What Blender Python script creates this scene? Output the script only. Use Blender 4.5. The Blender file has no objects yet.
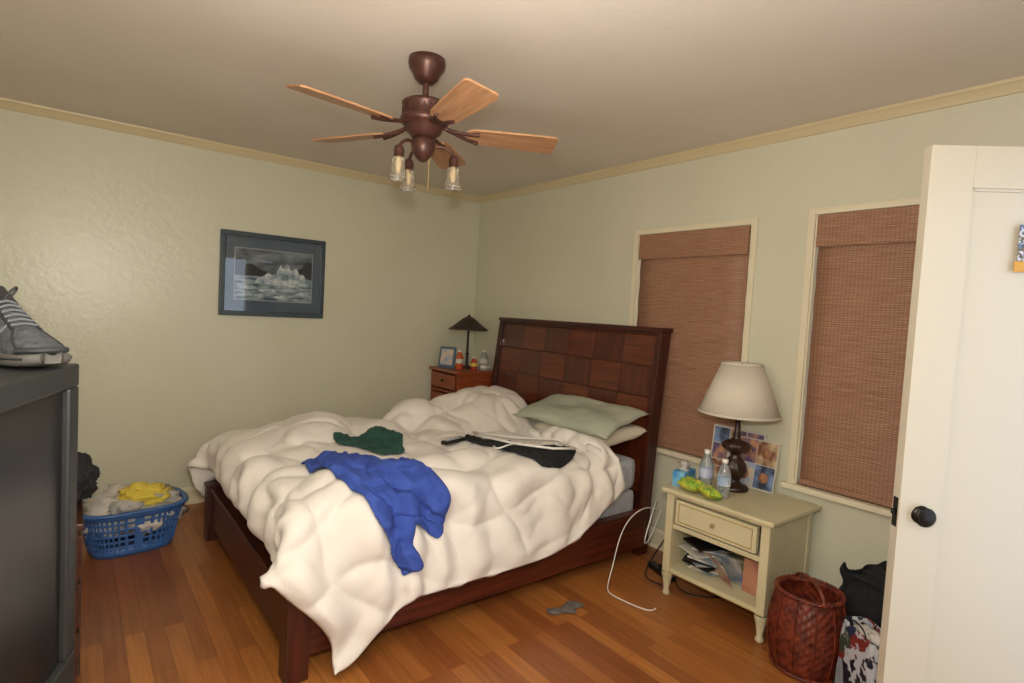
import bpy, bmesh, math, random
import numpy as np
from mathutils import Vector, Matrix, noise
random.seed(5); np.random.seed(5)
S=bpy.context.scene
COL=S.collection
# ------------------------------------------------------------------ materials
def lin(h):
    h=h.lstrip('#'); o=[]
    for i in (0,2,4):
        c=int(h[i:i+2],16)/255; o.append(c/12.92 if c<=.04045 else ((c+.055)/1.055)**2.4)
    return (*o,1)
def new_mat(n):
    m=bpy.data.materials.new(n); m.use_nodes=True
    nt=m.node_tree; return m,nt,nt.nodes,nt.links,nt.nodes['Principled BSDF']
def mat(n,c,rough=.5,c2=None,ns=8,bump=0,bs=40,metal=0,spec=.5,trans=0,sheen=0,stretch=None,detail=4,coat=0,alpha=1,em=0):
    m,nt,N,L,B=new_mat(n)
    B.inputs['Base Color'].default_value=lin(c); B.inputs['Roughness'].default_value=rough
    B.inputs['Metallic'].default_value=metal; B.inputs['Specular IOR Level'].default_value=spec
    B.inputs['Transmission Weight'].default_value=trans; B.inputs['Sheen Weight'].default_value=sheen
    B.inputs['Coat Weight'].default_value=coat
    tc=N.new('ShaderNodeTexCoord'); mp=N.new('ShaderNodeMapping'); L.new(tc.outputs['Object'],mp.inputs[0])
    if stretch: mp.inputs['Scale'].default_value=stretch
    if c2:
        t=N.new('ShaderNodeTexNoise'); t.inputs['Scale'].default_value=ns; t.inputs['Detail'].default_value=detail
        r=N.new('ShaderNodeValToRGB'); r.color_ramp.elements[0].position=.35; r.color_ramp.elements[1].position=.65
        r.color_ramp.elements[0].color=lin(c); r.color_ramp.elements[1].color=lin(c2)
        L.new(mp.outputs[0],t.inputs['Vector']); L.new(t.outputs['Fac'],r.inputs[0]); L.new(r.outputs[0],B.inputs['Base Color'])
    if bump:
        t=N.new('ShaderNodeTexNoise'); t.inputs['Scale'].default_value=bs; t.inputs['Detail'].default_value=4
        b=N.new('ShaderNodeBump'); b.inputs['Strength'].default_value=bump; b.inputs['Distance'].default_value=.01
        L.new(mp.outputs[0],t.inputs['Vector']); L.new(t.outputs['Fac'],b.inputs['Height']); L.new(b.outputs[0],B.inputs['Normal'])
    return m
def wall_mat():
    m,nt,N,L,B=new_mat('wall_paint')
    B.inputs['Roughness'].default_value=.3
    tc=N.new('ShaderNodeTexCoord')
    a=N.new('ShaderNodeTexNoise'); a.inputs['Scale'].default_value=1.3; a.inputs['Detail'].default_value=3
    r=N.new('ShaderNodeValToRGB'); r.color_ramp.elements[0].position=.3; r.color_ramp.elements[1].position=.7
    r.color_ramp.elements[0].color=lin('#CBC8B1'); r.color_ramp.elements[1].color=lin('#D3D0BB')
    L.new(tc.outputs['Object'],a.inputs['Vector']); L.new(a.outputs['Fac'],r.inputs[0]); L.new(r.outputs[0],B.inputs['Base Color'])
    b1=N.new('ShaderNodeTexNoise'); b1.inputs['Scale'].default_value=24; b1.inputs['Detail'].default_value=5; b1.inputs['Distortion'].default_value=.3
    L.new(tc.outputs['Object'],b1.inputs['Vector'])
    bp=N.new('ShaderNodeBump'); bp.inputs['Strength'].default_value=.28; bp.inputs['Distance'].default_value=.008
    L.new(b1.outputs['Fac'],bp.inputs['Height']); L.new(bp.outputs[0],B.inputs['Normal'])
    return m
def floor_mat():
    m,nt,N,L,B=new_mat('oak_floor')
    B.inputs['Roughness'].default_value=.33
    tc=N.new('ShaderNodeTexCoord'); mp=N.new('ShaderNodeMapping'); mp.inputs['Rotation'].default_value=(0,0,math.radians(90))
    L.new(tc.outputs['Object'],mp.inputs[0])
    br=N.new('ShaderNodeTexBrick'); br.offset=.37; br.inputs['Scale'].default_value=1
    br.inputs['Brick Width'].default_value=.95; br.inputs['Row Height'].default_value=.075
    br.inputs['Mortar Size'].default_value=.0009; br.inputs['Mortar Smooth'].default_value=.3
    br.inputs['Color1'].default_value=lin('#B0723A'); br.inputs['Color2'].default_value=lin('#874D28'); br.inputs['Mortar'].default_value=lin('#5A3016')
    L.new(mp.outputs[0],br.inputs['Vector'])
    mp2=N.new('ShaderNodeMapping'); mp2.inputs['Scale'].default_value=(28,1.6,1); L.new(tc.outputs['Object'],mp2.inputs[0])
    n=N.new('ShaderNodeTexNoise'); n.inputs['Scale'].default_value=2; n.inputs['Detail'].default_value=6; L.new(mp2.outputs[0],n.inputs['Vector'])
    r=N.new('ShaderNodeValToRGB'); r.color_ramp.elements[0].position=.3; r.color_ramp.elements[1].position=.75
    r.color_ramp.elements[0].color=(.74,.68,.62,1); r.color_ramp.elements[1].color=(1.1,1.08,1.05,1); L.new(n.outputs['Fac'],r.inputs[0])
    mx=N.new('ShaderNodeMix'); mx.data_type='RGBA'; mx.blend_type='MULTIPLY'; mx.inputs[0].default_value=1
    L.new(br.outputs['Color'],mx.inputs[6]); L.new(r.outputs[0],mx.inputs[7]); L.new(mx.outputs[2],B.inputs['Base Color'])
    b=N.new('ShaderNodeBump'); b.inputs['Strength'].default_value=.15; b.inputs['Distance'].default_value=.004; b.invert=True
    L.new(br.outputs['Fac'],b.inputs['Height']); L.new(b.outputs[0],B.inputs['Normal'])
    return m
def wood(n,c1,c2,axis=0,rough=.35,sc=3,coat=.15):
    st=[14,14,14]; st[axis]=1.1
    return mat(n,c1,rough,c2,ns=sc,stretch=st,detail=7,bump=.05,bs=sc,coat=coat)
def weave_mat():
    m,nt,N,L,B=new_mat('bamboo_weave')
    B.inputs['Roughness'].default_value=.6
    tc=N.new('ShaderNodeTexCoord')
    def wave(dirn,scale,dist):
        w=N.new('ShaderNodeTexWave'); w.bands_direction=dirn; w.inputs['Scale'].default_value=scale; w.inputs['Distortion'].default_value=dist
        w.inputs['Detail'].default_value=2; L.new(tc.outputs['Object'],w.inputs['Vector']); return w
    a=wave('Z',28,.6); b=wave('Y',17,.3)
    n=N.new('ShaderNodeTexNoise'); n.inputs['Scale'].default_value=4; n.inputs['Detail'].default_value=6
    mp=N.new('ShaderNodeMapping'); mp.inputs['Scale'].default_value=(1,2,40); L.new(tc.outputs['Object'],mp.inputs[0]); L.new(mp.outputs[0],n.inputs['Vector'])
    r=N.new('ShaderNodeValToRGB'); r.color_ramp.elements[0].position=.3;r.color_ramp.elements[1].position=.7
    r.color_ramp.elements[0].color=lin('#9C6C52'); r.color_ramp.elements[1].color=lin('#B88E72'); L.new(n.outputs['Fac'],r.inputs[0])
    def mul(c,w,lo):
        q=N.new('ShaderNodeMapRange'); q.inputs['To Min'].default_value=lo; q.inputs['To Max'].default_value=1; L.new(w.outputs['Fac'],q.inputs[0])
        x=N.new('ShaderNodeMix'); x.data_type='RGBA'; x.blend_type='MULTIPLY'; x.inputs[0].default_value=1
        L.new(c,x.inputs[6]); L.new(q.outputs[0],x.inputs[7]); return x.outputs[2]
    c=mul(r.outputs[0],a,.7); c=mul(c,b,.8); L.new(c,B.inputs['Base Color'])
    bp=N.new('ShaderNodeBump'); bp.inputs['Strength'].default_value=.4; bp.inputs['Distance'].default_value=.003
    L.new(a.outputs['Fac'],bp.inputs['Height']); L.new(bp.outputs[0],B.inputs['Normal'])
    return m
M={}
M['wall']=wall_mat(); M['floor']=floor_mat(); M['blind']=weave_mat()
M['ceil']=mat('ceiling_paint','#DDD3C6',.6,'#E2D9CE',ns=1.5,bump=.12,bs=30)
M['trim']=mat('cream_trim','#CDBD98',.4)
M['casing']=mat('casing_paint','#DDD3B9',.4)
M['door']=mat('door_paint','#B9B09E',.35,bump=.05,bs=12)
M['cherry']=wood('dark_cherry','#4C1D10','#30110A',1)
M['cherryx']=wood('dark_cherry_long','#5E2715','#3A150C',0)
M['cherryz']=wood('dark_cherry_post','#4A1B0F','#2E100A',2)
M['panA']=wood('veneer_a','#5A2613','#40180C',2,coat=.3); M['panB']=wood('veneer_b','#6E3219','#4C1F0F',1,coat=.3)
M['comf']=mat('comforter_cotton','#E2DBD4',.85,bump=.12,bs=90,sheen=.1)
M['matt']=mat('mattress_fabric','#A9ACB2',.9,'#B9BBC0',ns=30)
M['sage']=mat('sage_cotton','#A3A795',.9,'#AEB1A0',ns=6,bump=.3,bs=25)
M['beige']=mat('beige_cotton','#CFC6B4',.9,bump=.3,bs=25)
M['blue']=mat('blue_cotton','#2C4494',.9,'#3852A8',ns=14,bump=.5,bs=60)
M['teal']=mat('teal_cotton','#1E423A',.95,'#275247',ns=14,bump=.5,bs=60)
M['black']=mat('black_cloth','#121214',.95,'#1D1D21',ns=14,bump=.5,bs=60)
M['blackp']=mat('black_plastic','#141415',.4)
M['tv']=mat('tv_shell','#222424',.5,bump=.1,bs=200,spec=.4)
M['screen']=mat('tv_screen','#121414',.3,spec=.4)
M['white']=mat('white_plastic','#E8E6DF',.4)
M['cream']=mat('cream_furniture','#CFC6A4',.45,'#C6BC98',ns=5,bump=.05,bs=20)
M['gold']=mat('gold_line','#A98F4E',.45)
M['brz']=mat('dark_bronze','#5C3A32',.36,'#4A2E27',ns=20,metal=.4)
M['blade']=wood('oak_blade','#BA8C66','#9C704C',0,rough=.45,sc=5)
M['glass']=mat('clear_glass','#FFFFFF',.05,trans=1)
M['bellglass']=mat('bell_glass','#F6F2EA',.06,trans=.93)
M['bulb']=mat('bulb_white','#F0D8A8',.3)
M['shade']=mat('lamp_shade_cloth','#D0C7B8',.8,bump=.1,bs=150)
M['dkshade']=mat('bronze_shade','#2A1B16',.5,'#3A261E',ns=10)
M['dkbase']=mat('dark_carved_base','#1E120D',.4,'#3A2015',ns=25,bump=.4,bs=50)
M['wicker']=mat('wicker_reed','#7A3018',.5,'#4A160C',ns=30,coat=.2)
M['bluep']=mat('blue_basket_plastic','#3D68A8',.4)
M['yellow']=mat('yellow_cloth','#DCC450',.9,bump=.4,bs=30)
M['wcloth']=mat('white_cloth','#CFC8C0',.9,'#A9A49E',ns=9,bump=.4,bs=30)
M['slate']=mat('slate_frame','#2C3842',.4,'#36434D',ns=30)
M['matb']=mat('picture_mat','#52667A',.7)
M['orangew']=wood('cherry_side_table','#9A4A22','#7A3414',0)
M['brown']=wood('brown_dresser','#4A2A1C','#301A12',1)
M['steel']=mat('dark_metal','#2B2724',.35,metal=.9)
# ------------------------------------------------------------------ mesh helpers
def obj(name,verts,faces,m=None,parent=None,smooth=False,loc=None,rot=None):
    me=bpy.data.meshes.new(name); me.from_pydata([tuple(v) for v in verts],[],faces); me.update()
    o=bpy.data.objects.new(name,me); COL.objects.link(o)
    if m: me.materials.append(m)
    if smooth: me.polygons.foreach_set('use_smooth',[True]*len(me.polygons))
    if parent: o.parent=parent
    if loc: o.location=loc
    if rot: o.rotation_euler=rot
    return o
def bm_obj(name,bm,m,parent=None,smooth=False,loc=None,rot=None):
    bmesh.ops.recalc_face_normals(bm,faces=bm.faces)
    me=bpy.data.meshes.new(name); bm.to_mesh(me); bm.free()
    o=bpy.data.objects.new(name,me); COL.objects.link(o); me.materials.append(m)
    if smooth: me.polygons.foreach_set('use_smooth',[True]*len(me.polygons))
    if parent: o.parent=parent
    if loc: o.location=loc
    if rot: o.rotation_euler=rot
    return o
def boxes(name,bl,m,parent=None,bev=.004,loc=None,rot=None):
    """bl: list of (x0,x1,y0,y1,z0,z1) joined into one mesh"""
    bm=bmesh.new()
    for b in bl:
        g=bmesh.ops.create_cube(bm,size=1)['verts']
        for v in g:
            v.co=Vector((b[0]+(v.co.x+.5)*(b[1]-b[0]),b[2]+(v.co.y+.5)*(b[3]-b[2]),b[4]+(v.co.z+.5)*(b[5]-b[4])))
        if bev:
            es=list({e for v in g for e in v.link_edges})
            bmesh.ops.bevel(bm,geom=es,offset=min(bev,.45*min(b[1]-b[0],b[3]-b[2],b[5]-b[4])),segments=2,affect='EDGES',profile=.6)
    return bm_obj(name,bm,m,parent,False,loc,rot)
def lathe(name,prof,m,parent=None,loc=(0,0,0),seg=32,rot=None,smooth=True,mod=None):
    vs=[];fs=[];n=len(prof)
    for i in range(seg):
        a=2*math.pi*i/seg
        for r,z in prof:
            k=mod(a,z) if mod else 1
            vs.append((r*k*math.cos(a),r*k*math.sin(a),z))
    for i in range(seg):
        j=(i+1)%seg
        for k in range(n-1): fs.append((i*n+k,j*n+k,j*n+k+1,i*n+k+1))
    o=obj(name,vs,fs,m,parent,smooth,loc,rot)
    bm=bmesh.new(); bm.from_mesh(o.data); bmesh.ops.remove_doubles(bm,verts=bm.verts,dist=1e-5); bmesh.ops.recalc_face_normals(bm,faces=bm.faces); bm.to_mesh(o.data); bm.free()
    return o
def tube(name,pts,r,m,parent=None,loc=None,cyc=False,res=6,smooth=True):
    cu=bpy.data.curves.new(name,'CURVE'); cu.dimensions='3D'; cu.bevel_depth=r; cu.bevel_resolution=2; cu.resolution_u=res; cu.use_fill_caps=True
    sp=cu.splines.new('NURBS' if smooth else 'POLY'); sp.points.add(len(pts)-1)
    for p,q in zip(sp.points,pts): p.co=(*q,1)
    if smooth: sp.order_u=4 if len(pts)>3 else len(pts); sp.use_endpoint_u=True
    sp.use_cyclic_u=cyc
    o=bpy.data.objects.new(name,cu); COL.objects.link(o); cu.materials.append(m)
    dg=bpy.context.evaluated_depsgraph_get(); me=bpy.data.meshes.new_from_object(o.evaluated_get(dg))
    bpy.data.objects.remove(o); o=bpy.data.objects.new(name,me); COL.objects.link(o)
    me.polygons.foreach_set('use_smooth',[True]*len(me.polygons))
    if parent: o.parent=parent
    if loc: o.location=loc
    return o
def empty(name,loc,rz=0):
    e=bpy.data.objects.new(name,None); COL.objects.link(e); e.location=loc; e.rotation_euler=(0,0,rz); e.empty_display_size=.1; return e
def nz(x,y,z=0,s=1): return noise.noise(Vector((x*s,y*s,z)))
# ------------------------------------------------------------------ room
H=2.55; YN=.10; YS=-4.46; XW=-4.3
boxes('floor',[(XW-.1,.12,YS-1.3,YN+.12,-.1,0)],M['floor'],bev=0)
boxes('ceiling',[(XW-.1,.12,YS-1.3,YN+.12,H,H+.1)],M['ceil'],bev=0)
boxes('wall_north',[(XW-.1,.12,YN,YN+.12,0,H)],M['wall'],bev=0)
boxes('wall_west',[(XW-.1,XW,YS-1.3,YN,0,H)],M['wall'],bev=0)
boxes('wall_south',[(XW,-1.5,YS-.12,YS,0,H),(-.62,0,YS-.12,YS,0,H),(-1.5,-.62,YS-.12,YS,2.05,H)],M['wall'],bev=0)
w1=(-2.66,-1.84,.66,2.06); w2=(-3.56,-3.0,.66,2.08)
eb=[(0,.12,-1.84,YN,0,H),(0,.12,w2[1],w1[0],0,H),(0,.12,YS-.12,w2[0],0,H)]
for w in (w1,w2): eb+=[(0,.12,w[0],w[1],0,w[2]),(0,.12,w[0],w[1],w[3],H)]
boxes('wall_east',eb,M['wall'],bev=0)
def prism(name,prof,axis,a,b,m):
    vs=[];n=len(prof)
    for t in (a,b):
        for u,v in prof: vs.append((t,u,v) if axis==0 else (u,t,v))
    fs=[tuple(range(n)),tuple(range(2*n-1,n-1,-1))]+[(i,(i+1)%n,n+(i+1)%n,n+i) for i in range(n)]
    o=obj(name,vs,fs,m); bm=bmesh.new(); bm.from_mesh(o.data); bmesh.ops.recalc_face_normals(bm,faces=bm.faces); bm.to_mesh(o.data); bm.free(); return o
cp=[(0,H),(0,H-.055),(-.008,H-.053),(-.014,H-.04),(-.026,H-.02),(-.034,H-.012),(-.036,H)]
prism('trim_1',[(YN+u,z) for u,z in cp],0,XW,0,M['trim'])
prism('trim_2',[(u,z) for u,z in cp],1,YS,YN-.037,M['trim'])
bp_=[(0,0),(0,.12),(-.008,.118),(-.014,.1),(-.014,.02),(-.024,.012),(-.026,0)]
prism('baseboard_north',[(YN+u,z) for u,z in bp_],0,XW,-.03,M['casing'])
prism('baseboard_east',[(u,z) for u,z in bp_],1,YS,YN,M['casing'])
for i,w in enumerate((w1,w2),1):
    y0,y1,z0,z1=w
    e=empty(f'window_{i}',(0,(y0+y1)/2,z0)); hw=(y1-y0)/2; h=z1-z0
    boxes('casing',[(-.014,0,-hw-.03,-hw+.004,-.02,h+.03),(-.014,0,hw-.004,hw+.03,-.02,h+.03),(-.014,0,-hw+.004,hw-.004,h-.004,h+.03)],M['casing'],e,.003)
    boxes('sill',[(-.045,.03,-hw-.05,hw+.05,-.03,0)],M['casing'],e,.006)
    boxes('jamb',[(0,.12,-hw,-hw+.012,0,h),(0,.12,hw-.012,hw,0,h),(0,.12,-hw+.012,hw-.012,h-.012,h)],M['casing'],e,0)
    boxes('sash',[(.06,.09,-hw+.012,-hw+.055,0,h-.012),(.06,.09,hw-.055,hw-.012,0,h-.012),(.06,.09,-hw+.055,hw-.055,0,.05),(.06,.09,-hw+.055,hw-.055,h-.06,h-.012),(.06,.09,-hw+.055,hw-.055,h/2-.02,h/2+.02)],M['casing'],e,.002)
    boxes('glass_pane',[(.073,.077,-hw+.05,hw-.05,.045,h-.055)],M['glass'],e,0)
    b=empty('roman_blind' if i==1 else 'roman_blind.001',(0,(y0+y1)/2,z0))
    gap=.022
    ny,nzz=6,60; vs=[];fs=[]
    for k in range(nzz+1):
        for j in range(ny+1):
            y=-hw+gap+(2*hw-2*gap)*j/ny; z=.02+(h-.05)*k/nzz
            vs.append((.016+.003*math.sin(z*31)+.002*math.sin(y*5+z*2),y,z))
    for k in range(nzz):
        for j in range(ny):
            a=k*(ny+1)+j; fs.append((a,a+1,a+ny+2,a+ny+1))
    p=obj('woven_panel',vs,fs,M['blind'],b,True); sm=p.modifiers.new('s','SOLIDIFY'); sm.thickness=.004
    boxes('valance',[(-.012,.004,-hw+gap-.006,hw-gap+.006,h-.17,h-.006)],M['blind'],b,.003)
    boxes('bottom_bar',[(.006,.03,-hw+gap,hw-gap,.003,.028)],M['blind'],b,.003)
# ------------------------------------------------------------------ comforter (cloth sim over temporary proxies)
FY=-.62   # far side of bed frame
temp=[]
def coll(o):
    o.modifiers.new('c','COLLISION'); o.collision.thickness_outer=.02; o.collision.cloth_friction=25; temp.append(o)
o=boxes('tmp_m',[(-2.33,-.1,-2.18,FY-.01,.0,.63)],M['matt'],bev=.05); coll(o)
o=boxes('tmp_r',[(-2.42,-2.2,-2.26,FY+.03,.0,.37)],M['matt'],bev=.02); coll(o)
o=boxes('tmp_r2',[(-2.42,-.2,-2.26,FY+.03,.0,.31)],M['matt'],bev=.02); coll(o)
o=boxes('tmp_f',[(-4,.0,-3.4,.1,-.1,0.01)],M['matt'],bev=0); coll(o)
def ell(c,r):
    bm=bmesh.new(); bmesh.ops.create_uvsphere(bm,u_segments=24,v_segments=16,radius=1)
    for v in bm.verts: v.co=Vector((c[0]+v.co.x*r[0],c[1]+v.co.y*r[1],c[2]+v.co.z*r[2]))
    o=bm_obj('tmp_e',bm,M['matt']); coll(o)
ell((-.52,-.88,.64),(.34,.32,.22)); ell((-.36,-1.86,.62),(.26,.40,.19)); ell((-1.0,-.84,.62),(.3,.2,.14)); ell((-1.9,-.92,.60),(.35,.25,.11)); ell((-2.0,-1.9,.58),(.3,.3,.10)); ell((-1.2,-1.9,.58),(.3,.25,.09))
nx,ny=88,90
X0=np.zeros((nx,ny));Y0=np.zeros((nx,ny));Z0=np.zeros((nx,ny))
def ss01(t): t=max(0,min(1,t)); return t*t*(3-2*t)
for i in range(nx):
    for j in range(ny):
        u=i/(nx-1); v=j/(ny-1)
        ys=-2.82+.20*ss01(u/.22)+.14*ss01((u-.6)/.4)
        y=ys+(-.28-ys)*v
        xm=-.44+.24*min(1,max(0,(v-.2)/.5))
        xs=-2.585+.34*(1-ss01((v-.03)/.22))+.04*v
        x=xs+(xm-xs)*u
        X0[i,j]=x;Y0[i,j]=y
        Z0[i,j]=.95+.032*nz(x,y,1,2.6)*2+.010*nz(x,y,7,7)*2
vs=[(X0[i,j],Y0[i,j],Z0[i,j]) for i in range(nx) for j in range(ny)]
fs=[(i*ny+j,(i+1)*ny+j,(i+1)*ny+j+1,i*ny+j+1) for i in range(nx-1) for j in range(ny-1)]
cl=obj('tmp_cloth',vs,fs,M['comf'],None,True)
cm=cl.modifiers.new('cl','CLOTH'); st=cm.settings
st.quality=6; st.mass=.4; st.tension_stiffness=22; st.compression_stiffness=14; st.shear_stiffness=10; st.bending_stiffness=4; st.air_damping=2
cm.collision_settings.distance_min=.018; cm.collision_settings.collision_quality=3; cm.collision_settings.use_self_collision=False; cm.collision_settings.friction=20
NF=75; cm.point_cache.frame_start=1; cm.point_cache.frame_end=NF
S.frame_start=1; S.frame_end=NF
for fr in range(1,NF+1): S.frame_set(fr)
dg=bpy.context.evaluated_depsgraph_get(); ev=cl.evaluated_get(dg); me=ev.to_mesh()
P=np.array([v.co[:] for v in me.vertices]).reshape(nx,ny,3); ev.to_mesh_clear()
for o in temp+[cl]: bpy.data.objects.remove(o)
S.frame_set(1)
for _ in range(5):
    P2=P.copy(); P2[1:-1,1:-1]=.5*P[1:-1,1:-1]+.125*(P[2:,1:-1]+P[:-2,1:-1]+P[1:-1,2:]+P[1:-1,:-2]); P=P2
def up(A,k):
    n=A.shape[0]; t=np.linspace(0,n-1,(n-1)*k+1); i=np.clip(t.astype(int),0,n-2); f=(t-i)[:,None,None]
    g=lambda q:A[np.clip(q,0,n-1)]
    p0,p1,p2,p3=g(i-1),g(i),g(i+1),g(i+2)
    return .5*((2*p1)+(-p0+p2)*f+(2*p0-5*p1+4*p2-p3)*f**2+(-p0+3*p1-3*p2+p3)*f**3)
k=3
Q=up(P,k); Q=up(Q.transpose(1,0,2),k).transpose(1,0,2)
R0=np.stack([X0,Y0,Z0*0],-1); RQ=up(R0,k); RQ=up(RQ.transpose(1,0,2),k).transpose(1,0,2)
def normals(Q):
    du=np.gradient(Q,axis=0); dv=np.gradient(Q,axis=1); n=np.cross(du,dv); return n/np.maximum(np.linalg.norm(n,axis=2,keepdims=True),1e-9)
Nn=normals(Q)
if Nn[Nn.shape[0]//2,Nn.shape[1]//2,2]<0: Nn=-Nn
UX,VY=RQ[...,0],RQ[...,1]
wob=np.zeros_like(UX); wob2=np.zeros_like(UX); fold=np.zeros_like(UX); amp=np.zeros_like(UX)
for i in range(UX.shape[0]):
    for j in range(UX.shape[1]):
        x,y=UX[i,j],VY[i,j]
        wob[i,j]=nz(x,y,3,1.7); wob2[i,j]=nz(x,y,33,1.7); amp[i,j]=.5+.9*min(1,max(0,.5+1.2*nz(x,y,71,1.6)))
        r=max(0,1-abs(nz(x,y,9,3.0))*3.4); r2=max(0,1-abs(nz(x*1.0,y*.8,29,5.5))*3); fold[i,j]=nz(x,y,19,4)*1.1-1.2*r**2-.32*r2**2+.12*nz(x,y,12,18)
cu,cv=.44,.32
su=np.abs(np.sin(np.pi*((UX+2.60)/cu+.9*wob))); sv=np.abs(np.sin(np.pi*((VY+2.60)/cv+.9*wob2)))
side=np.clip((.75-Nn[...,2])/.5,0,1)
puff=(.040-.006*side)*amp*(np.maximum(su,1e-4)**.5)*(np.maximum(sv,1e-4)**.5)+.016*fold
sfoot=side*np.clip((-Nn[...,0]-.3)*2,0,1); snear=side*np.clip((-Nn[...,1]-.3)*2,0,1)
puff+=sfoot*.020*np.sin(2*np.pi*VY/.20+6*wob)+snear*.018*np.sin(2*np.pi*UX/.22+6*wob2)
ed=np.minimum.reduce([np.arange(Q.shape[0])[:,None]+0*UX,(Q.shape[0]-1-np.arange(Q.shape[0]))[:,None]+0*UX,np.arange(Q.shape[1])[None,:]+0*UX,(Q.shape[1]-1-np.arange(Q.shape[1]))[None,:]+0*UX])
puff*=np.clip(ed/7,0,1)**.5
G=Q+Nn*puff[...,None]
for _ in range(2):
    G2=G.copy(); G2[1:-1,1:-1]=.5*G[1:-1,1:-1]+.125*(G[2:,1:-1]+G[:-2,1:-1]+G[1:-1,2:]+G[1:-1,:-2]); G=G2
ni,nj=G.shape[:2]
vs=G.reshape(-1,3).tolist()
fs=[(i*nj+j,(i+1)*nj+j,(i+1)*nj+j+1,i*nj+j+1) for i in range(ni-1) for j in range(nj-1)]
com=obj('comforter',vs,fs,M['comf'],None,True)
so=com.modifiers.new('t','SOLIDIFY'); so.thickness=.03; so.offset=-1
GN=normals(G)
if GN[ni//2,nj//2,2]<0: GN=-GN
flat=G.reshape(-1,3)
def gidx(p):
    d=((flat-np.array(p))**2).sum(1); q=int(d.argmin()); return (q//nj,q%nj)
def inpoly(x,y,poly):
    c=False;n=len(poly)
    for a in range(n):
        x1,y1=poly[a];x2,y2=poly[a-1]
        if (y1>y)!=(y2>y) and x<(x2-x1)*(y-y1)/(y2-y1)+x1: c=not c
    return c
def edist(x,y,poly):
    m=1e9;n=len(poly)
    for a in range(n):
        ax,ay=poly[a-1];bx,by=poly[a]; dx,dy=bx-ax,by-ay
        t=max(0,min(1,((x-ax)*dx+(y-ay)*dy)/(dx*dx+dy*dy+1e-9))); m=min(m,math.hypot(x-ax-t*dx,y-ay-t*dy))
    return m
def garment(name,wpts,m,th=.02,wr=.014,seed=0,fs_=14):
    poly=[gidx(p) for p in wpts]; x0,x1=min(p[0] for p in poly),max(p[0] for p in poly); y0,y1=min(p[1] for p in poly),max(p[1] for p in poly)
    top={};vs=[];fs=[]
    for i in range(x0,x1+1):
        for j in range(y0,y1+1):
            if not inpoly(i+.01,j+.013,poly): continue
            d=edist(i,j,poly)*.009; e=min(1,d/.03)**.5
            u,v=i*.009,j*.009
            r1=1-abs(nz(u+.3*v,v-.4*u,seed,fs_))*2; r2=nz(u,v,seed+4,6)
            h=.010+th*e*(.5+.5*r2)+wr*e*max(0,r1)**3+.005*e*nz(u,v,seed,30)
            h=max(h,.010)
            q=G[i,j]+GN[i,j]*h; top[(i,j)]=len(vs); vs.append(q.tolist())
    for (i,j),a in list(top.items()):
        if (i+1,j) in top and (i,j+1) in top and (i+1,j+1) in top:
            fs.append((a,top[(i+1,j)],top[(i+1,j+1)],top[(i,j+1)]))
    o=obj(name,vs,fs,m,None,True)
    bm=bmesh.new(); bm.from_mesh(o.data)
    bmesh.ops.delete(bm,geom=[v for v in bm.verts if not v.link_faces],context='VERTS')
    for _ in range(6):   # relax only the outline so the hem runs smooth
        bd=[v for v in bm.verts if v.is_boundary]; new={}
        for v in bd:
            nb=[e.other_vert(v).co for e in v.link_edges if e.is_boundary]
            if len(nb)==2: new[v]=v.co*.4+(nb[0]+nb[1])*.3
        for v,c in new.items(): v.co=c
    bm.to_mesh(o.data); bm.free()
    s=o.modifiers.new('t','SOLIDIFY'); s.thickness=.004; s.offset=-1
    sm=o.modifiers.new('sm','SMOOTH'); sm.iterations=2
    return o
yb=-2.30
garment('blue_shirt',[(-2.12,-1.56,.74),(-1.99,-1.49,.74),(-1.94,-1.56,.74),(-1.86,-1.66,.74),(-1.79,-1.88,.74),(-1.71,-2.08,.74),(-1.66,yb,.64),(-1.69,yb,.50),(-1.76,yb,.46),(-1.83,yb,.58),(-1.88,yb,.48),(-1.85,yb,.36),(-1.93,yb,.33),(-1.99,yb,.43),(-2.03,yb,.56),(-2.10,-2.18,.72),(-2.15,-2.0,.74),(-2.18,-1.80,.74)],M['blue'],.018,.02,3)
garment('teal_shirt',[(-1.84,-1.19,.72),(-1.88,-1.40,.72),(-1.80,-1.48,.72),(-1.73,-1.67,.72),(-1.58,-1.62,.72),(-1.44,-1.33,.72),(-1.55,-1.15,.72),(-1.66,-1.22,.72)],M['teal'],.016,.016,11)
garment('black_shirt',[(-1.04,-1.42,.75),(-.93,-1.56,.75),(-.80,-1.88,.75),(-.74,-2.14,.75),(-.84,-2.26,.73),(-.98,-2.30,.70),(-1.10,-2.26,.72),(-1.12,-2.05,.75),(-1.17,-1.84,.75),(-1.19,-1.58,.75)],M['black'],.016,.014,21)
def onC(x,y,off=.03):
    d=(flat[:,0]-x)**2+(flat[:,1]-y)**2; c=np.where(d<.0016)[0]
    if len(c)==0: c=[int(d.argmin())]
    q=max(c,key=lambda t:flat[t,2]); return (x,y,flat[q,2]+off)
hp=[(-.98,-1.56),(-.90,-1.75),(-.80,-2.0),(-.81,-2.16),(-.96,-2.14),(-1.08,-1.96),(-1.12,-1.72),(-1.09,-1.56),(-.98,-1.56)]
he=empty('clothes_hanger',(0,0,0))
tube('hanger_body',[onC(*p,.045) for p in hp],.007,M['white'],he,smooth=False)
tube('hanger_hook',[onC(-1.08,-1.96,.045),onC(-1.15,-1.98,.05),onC(-1.20,-2.0,.04),onC(-1.23,-1.96,.035),onC(-1.20,-1.92,.03)],.0045,M['white'],he)
rc=onC(-1.26,-1.60,.018)
e=empty('remote_control',rc,math.radians(20)); boxes('body',[(-.09,.09,-.023,.023,-.01,.012)],M['blackp'],e,.006)
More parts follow.
